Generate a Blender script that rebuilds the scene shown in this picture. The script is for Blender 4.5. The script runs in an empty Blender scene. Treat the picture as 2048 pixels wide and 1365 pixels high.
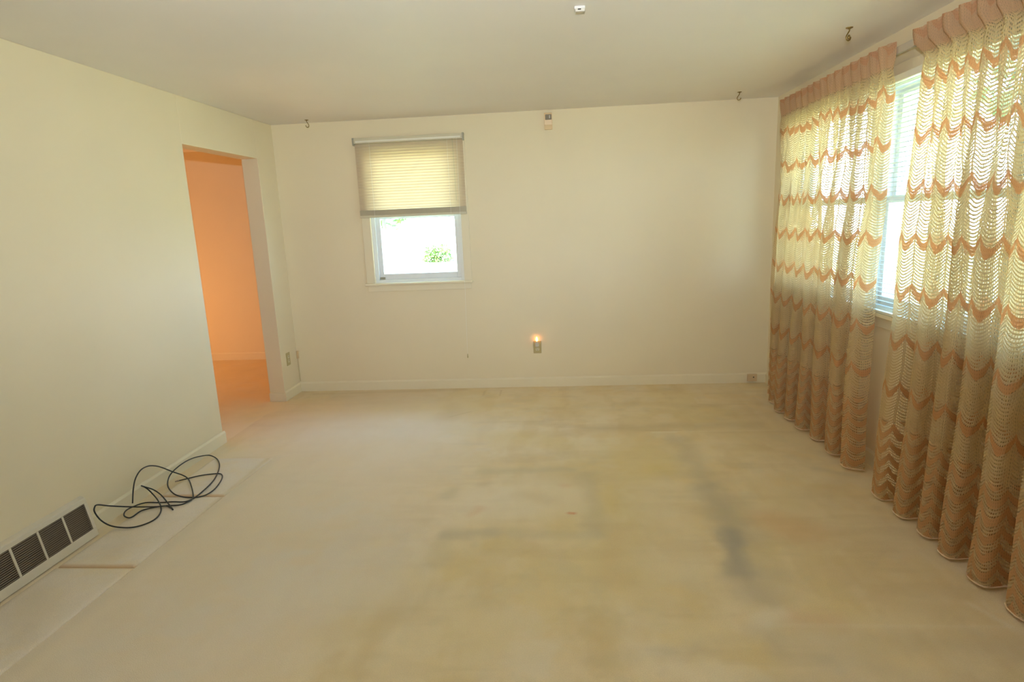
import bpy, math, random
from mathutils import Vector, Matrix
C = bpy.context.scene.collection
S = bpy.context.scene
random.seed(7)

# ------------------------------------------------------------------ camera
W, D, H = 4.35, 5.478, 2.44          # room: x 0..W, far wall at y = D, ceiling H
YAW, PITCH, ROLL = 0.08132, 0.19694, -0.04138
cy_, sy_, cp_, sp_ = math.cos(YAW), math.sin(YAW), math.cos(PITCH), math.sin(PITCH)
fwd = Vector((-sy_*cp_, cy_*cp_, -sp_)); rgt = Vector((cy_, sy_, 0)); upv = rgt.cross(fwd)
cr_, sr_ = math.cos(ROLL), math.sin(ROLL)
r2 = rgt*cr_ + upv*sr_; u2 = rgt*(-sr_) + upv*cr_
cam = bpy.data.cameras.new('camera'); cam.sensor_width = 36; cam.lens = 36*1216.2/2048; cam.clip_start = 0.02
co = bpy.data.objects.new('camera', cam); C.objects.link(co)
m = Matrix.Identity(4)
for i in range(3):
    m[i][0], m[i][1], m[i][2] = r2[i], u2[i], -fwd[i]
m[0][3], m[1][3], m[2][3] = 2.5038, 0.0, 1.5349
co.matrix_world = m
S.camera = co

# ------------------------------------------------------------------ world, sun, exposure
S.view_settings.view_transform = 'Standard'; S.view_settings.look = 'None'
S.view_settings.gamma = 1; S.view_settings.exposure = 0.36
S.view_settings.use_curve_mapping = False
S.cycles.use_adaptive_sampling = True; S.cycles.adaptive_threshold = .03
S.cycles.max_bounces = 10; S.cycles.diffuse_bounces = 6; S.cycles.transparent_max_bounces = 20
S.cycles.transmission_bounces = 4; S.cycles.glossy_bounces = 3; S.cycles.sample_clamp_indirect = 12
wd = bpy.data.worlds.new('sky'); S.world = wd; wd.use_nodes = True
nt = wd.node_tree; nt.nodes.clear()
SKY = 17
tc = nt.nodes.new('ShaderNodeTexCoord'); sx = nt.nodes.new('ShaderNodeSeparateXYZ')
cr = nt.nodes.new('ShaderNodeValToRGB'); bg = nt.nodes.new('ShaderNodeBackground'); wo = nt.nodes.new('ShaderNodeOutputWorld')
nt.links.new(tc.outputs['Generated'], sx.inputs[0]); nt.links.new(sx.outputs['Z'], cr.inputs[0])
cr.color_ramp.elements[0].position = 0.0; cr.color_ramp.elements[0].color = (.68, 0.83, 1.0, 1)
cr.color_ramp.elements[1].position = 0.35; cr.color_ramp.elements[1].color = (0.27, 0.56, 1.0, 1)
nt.links.new(cr.outputs[0], bg.inputs[0]); bg.inputs[1].default_value = SKY
nt.links.new(bg.outputs[0], wo.inputs[0])
sl = bpy.data.lights.new('sun', 'SUN'); sl.energy = 38; sl.color = (1, .93, .78); sl.angle = .01
so = bpy.data.objects.new('sun', sl); C.objects.link(so)
so.rotation_euler = Vector((-0.45, -0.55, 1.25)).to_track_quat('Z', 'Y').to_euler()

def portal(name, loc, sx_, sy_, direction):
    l = bpy.data.lights.new(name, 'AREA'); l.shape = 'RECTANGLE'; l.size = sx_; l.size_y = sy_
    l.cycles.is_portal = True
    o = bpy.data.objects.new(name, l); C.objects.link(o); o.location = loc
    o.rotation_euler = direction
    return o
HP = math.pi/2
portal('window_portal', (W+.17, 3.235, 1.56), 1.3, 3.46, (0, HP, 0))
portal('window_portal', (1.238, D+.17, 1.6), .84, 1.2, (-HP, 0, 0))
# the lamp that burns in the hall beyond the doorway
hl = bpy.data.lights.new('hall_lamp_light', 'POINT'); hl.energy = 27; hl.color = (1.0, .48, .18); hl.shadow_soft_size = .05
ho = bpy.data.objects.new('hall_lamp_light', hl); C.objects.link(ho); ho.location = (-2.3, 5.6, .75)

# the photographer's flash, just above the camera, aimed a little upwards (it throws the lintel's sharp shadow in the hall)
fl = bpy.data.lights.new('flash', 'SPOT'); fl.energy = 285; fl.color = (.86, .93, 1.0); fl.shadow_soft_size = .025
fl.spot_size = math.radians(112); fl.spot_blend = 1.0
fo = bpy.data.objects.new('flash', fl); C.objects.link(fo); fo.location = (2.5, 0.0, 1.743)
fo.rotation_euler = Vector((-.10, 1, .36)).to_track_quat('-Z', 'Y').to_euler()

# ------------------------------------------------------------------ node helpers
def mat(name):
    mt = bpy.data.materials.new(name); mt.use_nodes = True
    n = mt.node_tree; b = n.nodes['Principled BSDF']
    return mt, n, b
def nmath(n, op, a, b=None, c=None):
    x = n.nodes.new('ShaderNodeMath'); x.operation = op
    for i, v in enumerate((a, b, c)):
        if v is None: continue
        if isinstance(v, (int, float)): x.inputs[i].default_value = v
        else: n.links.new(v, x.inputs[i])
    return x.outputs[0]
def nmix(n, f, a, b):
    x = n.nodes.new('ShaderNodeMix'); x.data_type = 'RGBA'
    for s, v in ((x.inputs[0], f), (x.inputs[6], a), (x.inputs[7], b)):
        if isinstance(v, (int, float)): s.default_value = v
        elif isinstance(v, tuple): s.default_value = (*v, 1) if len(v) == 3 else v
        else: n.links.new(v, s)
    return x.outputs[2]
def nnoise(n, co_, scale, detail=4, rough=.55):
    x = n.nodes.new('ShaderNodeTexNoise'); x.inputs['Scale'].default_value = scale
    x.inputs['Detail'].default_value = detail; x.inputs['Roughness'].default_value = rough
    n.links.new(co_, x.inputs['Vector']); return x.outputs[0]
def nstep(n, x, lo, hi):
    r = n.nodes.new('ShaderNodeMapRange'); r.interpolation_type = 'SMOOTHSTEP'
    n.links.new(x, r.inputs[0]); r.inputs[1].default_value = lo; r.inputs[2].default_value = hi
    r.inputs[3].default_value = 0; r.inputs[4].default_value = 1
    return r.outputs[0]
def nbump(n, b, h, strength, dist):
    x = n.nodes.new('ShaderNodeBump'); x.inputs['Strength'].default_value = strength; x.inputs['Distance'].default_value = dist
    n.links.new(h, x.inputs['Height']); n.links.new(x.outputs[0], b.inputs['Normal'])
def simple(name, col, rough=.5, metal=0, spec=.5, noise=.04, nscale=30):
    mt, n, b = mat(name)
    t = n.nodes.new('ShaderNodeTexCoord')
    f = nnoise(n, t.outputs['Object'], nscale)
    c = nmix(n, f, tuple(v*(1-noise) for v in col), tuple(min(1, v*(1+noise)) for v in col))
    n.links.new(c, b.inputs['Base Color'])
    b.inputs['Roughness'].default_value = rough; b.inputs['Metallic'].default_value = metal
    b.inputs['Specular IOR Level'].default_value = spec
    return mt
def paint(name, col, bump=.15):
    mt, n, b = mat(name)
    t = n.nodes.new('ShaderNodeTexCoord'); o = t.outputs['Object']
    f = nnoise(n, o, 1.1, 3)
    c = nmix(n, nstep(n, f, .3, .7), tuple(v*.975 for v in col), tuple(min(1, v*1.01) for v in col))
    n.links.new(c, b.inputs['Base Color']); b.inputs['Roughness'].default_value = .62
    b.inputs['Specular IOR Level'].default_value = .25
    nbump(n, b, nnoise(n, o, 140, 3), bump, .0015)
    return mt
M = {}
M['wall'] = paint('wall_paint', (.81, .715, .515))
M['ceiling'] = paint('ceiling_paint', (.84, .80, .755))
M['trim'] = paint('trim_paint', (.81, .73, .54), .05)
M['vinyl'] = simple('window_vinyl', (.80, .82, .84), .4)
M['blind'] = simple('blind_enamel', (.80, .78, .68), .4)
M['rail_cream'] = simple('blind_rail_enamel', (.62, .57, .42), .4)
M['rodc'] = simple('rod_enamel', (.56, .50, .40), .4)
M['cap1'] = simple('ceiling_cap_plastic', (.72, .70, .66), .4)
M['cap2'] = simple('worn_white_plastic', (.62, .58, .50), .4)
M['stack'] = simple('stacked_slat_enamel', (.52, .46, .32), .45)
M['white'] = simple('white_plastic', (.85, .84, .80), .35)
M['ivory'] = simple('ivory_plastic', (.55, .45, .23), .4)
M['plate'] = simple('outlet_plastic', (.50, .41, .20), .4)
M['face'] = simple('outlet_face_plastic', (.66, .60, .40), .4)
M['dark'] = simple('dark_recess', (.05, .04, .03), .6)
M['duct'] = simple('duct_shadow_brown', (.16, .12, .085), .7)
M['brass'] = simple('aged_brass', (.30, .21, .07), .35, .9)
M['cable'] = simple('black_rubber', (.025, .028, .028), .42)
M['connector'] = simple('connector_metal', (.35, .27, .22), .35, .7)
M['grille'] = simple('register_grille_metal', (.36, .29, .21), .5)
M['register'] = simple('register_enamel', (.68, .62, .50), .5)
M['sensor'] = simple('sensor_plastic', (.80, .60, .36), .4)
M['sensor_lens'] = simple('sensor_lens_plastic', (.22, .18, .12), .12, 0, .8)
M['rubber_grey'] = simple('grey_clip', (.35, .33, .26), .5)
M['jack'] = simple('jack_plastic', (.66, .50, .30), .4)

def slat_material(name, col, tr):
    mt, n, b = mat(name)
    n.nodes.remove(b); out = n.nodes['Material Output']
    d = n.nodes.new('ShaderNodeBsdfDiffuse'); d.inputs[0].default_value = (*col, 1)
    t = n.nodes.new('ShaderNodeBsdfTranslucent'); t.inputs[0].default_value = (*tr[1], 1)
    g = n.nodes.new('ShaderNodeBsdfGlossy'); g.inputs['Roughness'].default_value = .35
    m1 = n.nodes.new('ShaderNodeMixShader'); m1.inputs[0].default_value = tr[0]
    n.links.new(d.outputs[0], m1.inputs[1]); n.links.new(t.outputs[0], m1.inputs[2])
    m2 = n.nodes.new('ShaderNodeMixShader'); m2.inputs[0].default_value = .04
    n.links.new(m1.outputs[0], m2.inputs[1]); n.links.new(g.outputs[0], m2.inputs[2])
    n.links.new(m2.outputs[0], out.inputs[0]); return mt
M['slat_vinyl'] = slat_material('translucent_vinyl_slats', (.64, .57, .42), (.20, (1.0, .64, .34)))
M['slat_white'] = slat_material('white_slats', (.50, .49, .44), (.04, (.8, .8, .7)))

def glass():
    mt, n, b = mat('window_glass'); n.nodes.remove(b); out = n.nodes['Material Output']
    t = n.nodes.new('ShaderNodeBsdfTransparent'); t.inputs[0].default_value = (.93, .96, .95, 1)
    g = n.nodes.new('ShaderNodeBsdfGlossy'); g.inputs['Roughness'].default_value = .02
    f = n.nodes.new('ShaderNodeFresnel'); f.inputs[0].default_value = 1.45
    ge = n.nodes.new('ShaderNodeNewGeometry')      # the far face of the thin pane adds no reflection of its own
    m1 = n.nodes.new('ShaderNodeMixShader'); n.links.new(nmath(n, 'MULTIPLY', f.outputs[0], nmath(n, 'SUBTRACT', 1, ge.outputs['Backfacing'])), m1.inputs[0])
    n.links.new(t.outputs[0], m1.inputs[1]); n.links.new(g.outputs[0], m1.inputs[2])
    n.links.new(m1.outputs[0], out.inputs[0]); return mt
M['glass'] = glass()

# ---- lace: thread colour and openwork come from the cloth's own coordinates (u = metres along, v = height)
def lace():
    mt, n, b = mat('openwork_lace'); n.nodes.remove(b); out = n.nodes['Material Output']
    uv = n.nodes.new('ShaderNodeUVMap'); sp = n.nodes.new('ShaderNodeSeparateXYZ'); n.links.new(uv.outputs[0], sp.inputs[0])
    u, v = sp.outputs[0], sp.outputs[1]
    P = .098
    w1 = nmath(n, 'SUBTRACT', nnoise(n, uv.outputs[0], 3.2, 2), .5)
    u = nmath(n, 'ADD', u, nmath(n, 'MULTIPLY', w1, .07)); v = nmath(n, 'ADD', v, nmath(n, 'MULTIPLY', w1, .03))
    w2 = nmath(n, 'SUBTRACT', nnoise(n, uv.outputs[0], 42, 2), .5)
    s = nmath(n, 'ABSOLUTE', nmath(n, 'SINE', nmath(n, 'MULTIPLY', u, math.pi/P)))      # 0 at cusp, 1 at scallop bottom
    tri = nmath(n, 'SUBTRACT', 1, nmath(n, 'ABSOLUTE', nmath(n, 'SUBTRACT', nmath(n, 'MULTIPLY', nmath(n, 'FRACT', nmath(n, 'MULTIPLY', u, 1/P)), 2), 1)))
    sh = nmath(n, 'ADD', nmath(n, 'MULTIPLY', nmath(n, 'POWER', s, .7), .68), nmath(n, 'MULTIPLY', tri, .32))
    A = .066
    t = nmath(n, 'ADD', v, nmath(n, 'MULTIPLY', nmath(n, 'SUBTRACT', sh, .5), A))
    t = nmath(n, 'ADD', t, nmath(n, 'MULTIPLY', w2, .022))
    # wide spaced bands
    bd = nmath(n, 'ABSOLUTE', nmath(n, 'SUBTRACT', nmath(n, 'MODULO', nmath(n, 'ADD', t, .1225-.625+.245*4), .245), .1225))
    bd = nmath(n, 'SUBTRACT', bd, nmath(n, 'MULTIPLY', sh, .008))
    band = nmath(n, 'SUBTRACT', 1, nstep(n, bd, .009, .017))
    up_ = nstep(n, v, .47, .50)
    band = nmath(n, 'MULTIPLY', band, up_)
    # close chevrons of the border
    bd2 = nmath(n, 'ABSOLUTE', nmath(n, 'SUBTRACT', nmath(n, 'MODULO', nmath(n, 'ADD', t, .039-.40+.078*9), .078), .039))
    low = nmath(n, 'SUBTRACT', 1, nstep(n, v, .44, .47))
    band2 = nmath(n, 'MULTIPLY', nmath(n, 'SUBTRACT', 1, nstep(n, bd2, .016, .022)), low)
    head = nstep(n, v, 2.205, 2.235)
    orange = nmath(n, 'MAXIMUM', band, nmath(n, 'MULTIPLY', band2, .78))
    # openwork rows
    tt = nmath(n, 'ADD', v, nmath(n, 'MULTIPLY', s, .032))
    row = nmath(n, 'FRACT', nmath(n, 'MULTIPLY', tt, 1/.0150))
    col_ = nmath(n, 'FRACT', nmath(n, 'MULTIPLY', u, 1/.0070))
    rib = nstep(n, s, .04, .16)
    h1 = nmath(n, 'MULTIPLY', nmath(n, 'LESS_THAN', row, .54), nmath(n, 'LESS_THAN', col_, .72))
    h1 = nmath(n, 'MULTIPLY', h1, rib)
    dense = nmath(n, 'MAXIMUM', nmath(n, 'MAXIMUM', band, band2), head)
    # looser, more open rows between the chevrons of the border
    h2 = nmath(n, 'MULTIPLY', nmath(n, 'MULTIPLY', nmath(n, 'LESS_THAN', row, .58), nmath(n, 'LESS_THAN', col_, .76)), low)
    h1 = nmath(n, 'MAXIMUM', h1, h2)
    hole = nmath(n, 'MULTIPLY', h1, nmath(n, 'SUBTRACT', 1, nmath(n, 'MULTIPLY', dense, .80)))
    nz = nnoise(n, uv.outputs[0], 9, 3)
    base = nmix(n, nz, (.76, .60, .34), (.86, .73, .47))
    colr = nmix(n, nmath(n, 'MULTIPLY', orange, .92), base, nmix(n, nz, (.70, .39, .18), (.84, .50, .26)))
    colr = nmix(n, nmath(n, 'MULTIPLY', head, .55), colr, (.78, .50, .33))
    thr = nmath(n, 'MULTIPLY', nmath(n, 'SUBTRACT', 1, nstep(n, nmath(n, 'ABSOLUTE', nmath(n, 'SUBTRACT', row, .75)), .05, .25)), .30)
    colr = nmix(n, thr, colr, (.42, .30, .16))
    d = n.nodes.new('ShaderNodeBsdfDiffuse'); n.links.new(colr, d.inputs[0])
    tr = n.nodes.new('ShaderNodeBsdfTranslucent')
    n.links.new(nmix(n, 1.0, colr, colr), tr.inputs[0])
    m1 = n.nodes.new('ShaderNodeMixShader'); m1.inputs[0].default_value = .5
    n.links.new(d.outputs[0], m1.inputs[1]); n.links.new(tr.outputs[0], m1.inputs[2])
    tp = n.nodes.new('ShaderNodeBsdfTransparent')
    m2 = n.nodes.new('ShaderNodeMixShader'); n.links.new(hole, m2.inputs[0])
    n.links.new(m1.outputs[0], m2.inputs[1]); n.links.new(tp.outputs[0], m2.inputs[2])
    n.links.new(m2.outputs[0], out.inputs[0])
    bp = n.nodes.new('ShaderNodeBump'); bp.inputs['Distance'].default_value = .002; bp.inputs['Strength'].default_value = .5
    n.links.new(row, bp.inputs['Height']); n.links.new(bp.outputs[0], d.inputs['Normal'])
    return mt
M['lace'] = lace()
M['hem'] = simple('hem_thread', (.78, .60, .42), .8)

# ---- carpet with its stains and furniture dents
def carpet(name, base, alt, stains_and_shade, layer=None):
    mt, n, b = mat(name)
    t = n.nodes.new('ShaderNodeTexCoord')
    geo = n.nodes.new('ShaderNodeNewGeometry'); pos = geo.outputs['Position']
    nz = n.nodes.new('ShaderNodeTexNoise'); nz.inputs['Scale'].default_value = 5; nz.inputs['Detail'].default_value = 4
    n.links.new(pos, nz.inputs['Vector'])
    v1 = n.nodes.new('ShaderNodeVectorMath'); v1.operation = 'SUBTRACT'; n.links.new(nz.outputs['Color'], v1.inputs[0]); v1.inputs[1].default_value = (.5, .5, .5)
    v2 = n.nodes.new('ShaderNodeVectorMath'); v2.operation = 'MULTIPLY_ADD'; n.links.new(v1.outputs[0], v2.inputs[0]); v2.inputs[1].default_value = (.14, .14, 0); n.links.new(pos, v2.inputs[2])
    wp = v2.outputs[0]
    def seg(a, c, src):
        sub = n.nodes.new('ShaderNodeVectorMath'); sub.operation = 'SUBTRACT'; n.links.new(src, sub.inputs[0]); sub.inputs[1].default_value = (a[0], a[1], 0)
        dx, dy = c[0]-a[0], c[1]-a[1]; L2 = dx*dx+dy*dy+1e-9
        dt = n.nodes.new('ShaderNodeVectorMath'); dt.operation = 'DOT_PRODUCT'; n.links.new(sub.outputs[0], dt.inputs[0]); dt.inputs[1].default_value = (dx/L2, dy/L2, 0)
        cl = n.nodes.new('ShaderNodeClamp'); n.links.new(dt.outputs['Value'], cl.inputs[0])
        sc = n.nodes.new('ShaderNodeVectorMath'); sc.operation = 'SCALE'; sc.inputs[0].default_value = (dx, dy, 0); n.links.new(cl.outputs[0], sc.inputs['Scale'])
        s2 = n.nodes.new('ShaderNodeVectorMath'); s2.operation = 'SUBTRACT'; n.links.new(sub.outputs[0], s2.inputs[0]); n.links.new(sc.outputs[0], s2.inputs[1])
        m_ = n.nodes.new('ShaderNodeVectorMath'); m_.operation = 'MULTIPLY'; n.links.new(s2.outputs[0], m_.inputs[0]); m_.inputs[1].default_value = (1, 1, 0)
        l = n.nodes.new('ShaderNodeVectorMath'); l.operation = 'LENGTH'; n.links.new(m_.outputs[0], l.inputs[0])
        return l.outputs['Value']
    big = nnoise(n, pos, 1.3, 5, .6); mid = nnoise(n, pos, 4.5, 4, .6)
    c = nmix(n, nstep(n, big, .38, .62), base, alt)
    c = nmix(n, nmath(n, 'MULTIPLY', nstep(n, mid, .48, .72), .5), c, tuple(v*.86 for v in base))
    blot = nnoise(n, pos, 2.3, 5, .65)
    c = nmix(n, nmath(n, 'MULTIPLY', nstep(n, blot, .48, .66), .7), c, tuple(v*w for v, w in zip(base, (.98, .92, .74))))
    for (a, e, r0, r1, colr, k, warp) in stains_and_shade:
        dd = seg(a, e, wp if warp else pos)
        mk = nmath(n, 'MULTIPLY', nmath(n, 'SUBTRACT', 1, nstep(n, dd, r0, r1*(1.25 if warp else 1))), k*(.85 if warp else .7))
        if warp == 2: mk = nmath(n, 'MULTIPLY', mk, nstep(n, mid, .3, .6))
        c = nmix(n, mk, c, colr)
    if layer:
        at = n.nodes.new('ShaderNodeAttribute'); at.attribute_name = layer      # dirt and dents: rgb weighted by cover, cover in alpha
        k1 = n.nodes.new('ShaderNodeVectorMath'); k1.operation = 'SCALE'; n.links.new(c, k1.inputs[0]); n.links.new(nmath(n, 'SUBTRACT', 1, at.outputs['Alpha']), k1.inputs['Scale'])
        k2 = n.nodes.new('ShaderNodeVectorMath'); k2.operation = 'ADD'; n.links.new(k1.outputs[0], k2.inputs[0]); n.links.new(at.outputs['Color'], k2.inputs[1])
        c = k2.outputs[0]
    fine = nnoise(n, pos, 260, 3, .7)
    c = nmix(n, nmath(n, 'MULTIPLY', nstep(n, fine, .35, .65), .24), c, tuple(v*.6 for v in base))
    n.links.new(c, b.inputs['Base Color']); b.inputs['Roughness'].default_value = .95; b.inputs['Specular IOR Level'].default_value = .08
    b.inputs['Sheen Weight'].default_value = .15
    nbump(n, b, nmath(n, 'ADD', fine, nmath(n, 'MULTIPLY', mid, 1.2)), .5, .006)
    return mt
BASE = (.87, .725, .49); ALT = (.83, .68, .42)
DK = (.50, .44, .32); YL = (.78, .61, .22); PL = (.90, .80, .62); OR = (.76, .46, .24); TN = (.70, .53, .27); GN = (.60, .52, .34); BR = (.60, .46, .25)
x0, x1, y0, y1 = 1.90, 2.62, 2.80, 3.52
stains_and_shade = [
 ((.545, 3.80), (.475, 1.40), .0, .075, (.60, .55, .42), .75, 0),  # edge shade of the loose carpet pieces, painted into the carpet colour
 ((.9, 2.2), (1.1, 4.4), .3, 1.0, (.86, .75, .61), .8, 1),
 ((2.6, 3.2), (3.0, 3.7), .1, .55, YL, .35, 1), ((2.75, 2.3), (2.8, 3.0), .05, .4, YL, .32, 1), ((1.9, 2.0), (2.3, 2.5), .1, .5, YL, .28, 1),
 ((3.9, 4.4), (3.95, 2.6), .1, .45, BR, .22, 1),
 ((x0+.1, y1+.03), (x1-.08, y1+.03), .0, .07, GN, .55, 1), ((x1+.03, y1-.05), (x1+.03, y0), .0, .08, GN, .50, 1),
 ((x0, y0-.02), (x0+.25, y0-.03), .0, .06, DK, .5, 1), ((x0+.25, y0-.03), (x1, y0-.02), .0, .07, GN, .42, 1),
 ((x0-.06, 3.2), (x0-.04, 3.28), .0, .07, GN, .5, 1), ((x0-.02, 2.5), (x0+.02, 2.8), .0, .08, GN, .38, 1),
 ((x0+.25, 3.12), (x1-.25, 3.2), .12, .33, PL, .55, 1),
 ((2.28, 3.22), (2.42, 3.14), .0, .09, BR, .28, 1), ((2.01, 2.99), (2.03, 3.03), .0, .06, OR, .4, 1), ((2.02, 3.35), (2.05, 3.38), 0, .05, BR, .35, 1),
 ((2.50, 3.33), (2.53, 3.33), 0, .04, OR, .35, 1), ((2.61, 2.87), (2.66, 2.85), 0, .05, BR, .35, 1),
 ((3.30, 4.05), (3.31, 3.3), .0, .11, DK, .42, 1), ((3.31, 3.3), (3.285, 2.75), .0, .11, DK, .60, 1),
 ((3.36, 3.1), (3.30, 2.3), .0, .13, DK, .35, 1),
 ((3.285, 2.78), (3.27, 2.45), .0, .075, (.40, .37, .31), .9, 1), ((3.27, 2.45), (3.26, 2.25), .0, .12, DK, .55, 1),
 ((3.45, 3.1), (3.40, 2.4), .0, .08, GN, .30, 1),
 ((2.7, 4.31), (3.9, 4.33), .0, .10, BR, .50, 1), ((3.0, 4.9), (3.7, 4.8), .0, .10, BR, .26, 1),
 ((3.15, 4.20), (3.30, 4.20), .005, .03, PL, .8, 0), ((3.3, 4.21), (4.0, 4.21), .002, .02, PL, .30, 0), ((3.1, 4.24), (3.35, 4.23), .0, .015, BR, .6, 0),
 ((3.24, 2.12), (3.30, 2.14), .02, .07, PL, .75, 1), ((3.25, 2.095), (4.12, 2.10), .003, .018, PL, .38, 0), ((4.06, 2.24), (4.12, 2.10), .002, .02, PL, .6, 0),
 ((3.35, 2.13), (3.5, 2.13), .0, .08, OR, .35, 1), ((3.2, 2.05), (4.1, 1.98), .0, .09, DK, .28, 1),
 ((3.55, 2.90), (3.66, 2.80), .0, .16, OR, .50, 1), ((3.9, 3.2), (4.1, 3.4), .0, .1, BR, .35, 1),
 ((3.7, 4.0), (4.0, 3.7), .0, .10, BR, .25, 2), ((4.0, 3.55), (4.15, 3.45), .0, .06, DK, .35, 1),
 ((1.80, 5.22), (1.80, 5.35), .0, .02, BR, .6, 0), ((1.95, 5.2), (1.95, 5.36), .0, .015, BR, .6, 0), ((1.8, 5.37), (1.95, 5.37), .0, .02, BR, .4, 0),
 ((2.95, 5.25), (3.15, 5.4), .01, .05, PL, .45, 0), ((1.6, 4.62), (1.75, 4.75), .0, .02, BR, .5, 0), ((1.55, 4.9), (1.6, 4.6), .0, .12, BR, .3, 1),
 ((3.62, 4.88), (3.62, 5.02), .0, .02, PL, .5, 0), ((3.62, 4.88), (4.0, 4.86), .0, .02, PL, .4, 0), ((3.7, 4.96), (4.0, 4.95), .02, .08, PL, .35, 0),
 ((2.55, 1.3), (2.6, 2.1), .0, .13, TN, .55, 2), ((2.05, 1.3), (2.15, 1.75), .0, .12, TN, .6, 2), ((1.75, 1.5), (1.8, 2.3), .0, .07, TN, .5, 2), ((1.62, 1.4), (1.66, 1.9), .0, .06, TN, .5, 2),
 ((2.7, 2.4), (2.75, 2.8), .0, .10, TN, .4, 1), ((2.95, 3.4), (3.1, 3.55), .0, .12, YL, .5, 1), ((2.2, 2.3), (2.3, 2.6), 0, .16, TN, .4, 2), ((3.75, 2.3), (3.8, 2.8), 0, .2, TN, .5, 2),
 ((3.15, 1.7), (3.9, 1.75), .0, .16, DK, .42, 1), ((3.5, 1.5), (4.2, 1.6), .0, .2, DK, .35, 2), ((3.25, 1.95), (3.6, 1.9), .0, .09, DK, .35, 1), ((2.95, 1.62), (3.3, 1.64), .01, .05, PL, .4, 0),
 ((3.0, 2.5), (3.02, 3.3), .05, .2, PL, .3, 1), ((2.3, 4.2), (3.0, 4.25), 0, .10, TN, .35, 1), ((2.1, 4.1), (2.5, 4.0), 0, .18, YL, .3, 1), ((3.5, 3.9), (4.0, 3.85), 0, .08, TN, .4, 2), ((3.6, 4.5), (4.0, 4.6), 0, .12, TN, .4, 2),
 ((1.2, 3.0), (1.6, 2.4), .1, .35, (.82, .76, .66), .35, 2), ((.8, 1.5), (1.1, 2.4), .1, .4, (.80, .75, .66), .35, 2), ((2.6, 1.9), (3.1, 2.0), .0, .06, DK, .18, 1), ((1.85, 2.15), (1.95, 2.3), 0, .1, BR, .28, 1),
 ((.3, 4.6), (1.0, 5.1), .1, .5, (.74, .60, .44), .5, 1), ((.2, 5.36), (1.6, 5.42), .0, .07, BR, .5, 0),
 ((2.525, 2.988), (2.552, 2.983), .004, .018, (.70, .17, .04), .95, 0),
]
M['carpet'] = carpet('carpet_pile', BASE, ALT, [], 'dirt_and_shade')
M['carpet_strip'] = carpet('carpet_strip_pile', (.86, .77, .66), (.83, .73, .59),
    [((.5, 3.79), (.5, 1.3), .0, .03, (.66, .53, .28), .7, 0), ((.1, 3.79), (.1, 1.3), .0, .035, (.62, .50, .28), .45, 0)] +
    [((.1, y), (.5, y), .0, .03, (.70, .45, .22), 1.0, 0) for y in (3.20, 2.45, 3.79, 1.45)] +
    [((.2, 2.9), (.3, 2.6), .0, .10, BR, .22, 1), ((.2, 2.2), (.35, 2.0), .0, .12, BR, .25, 1)])

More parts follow.
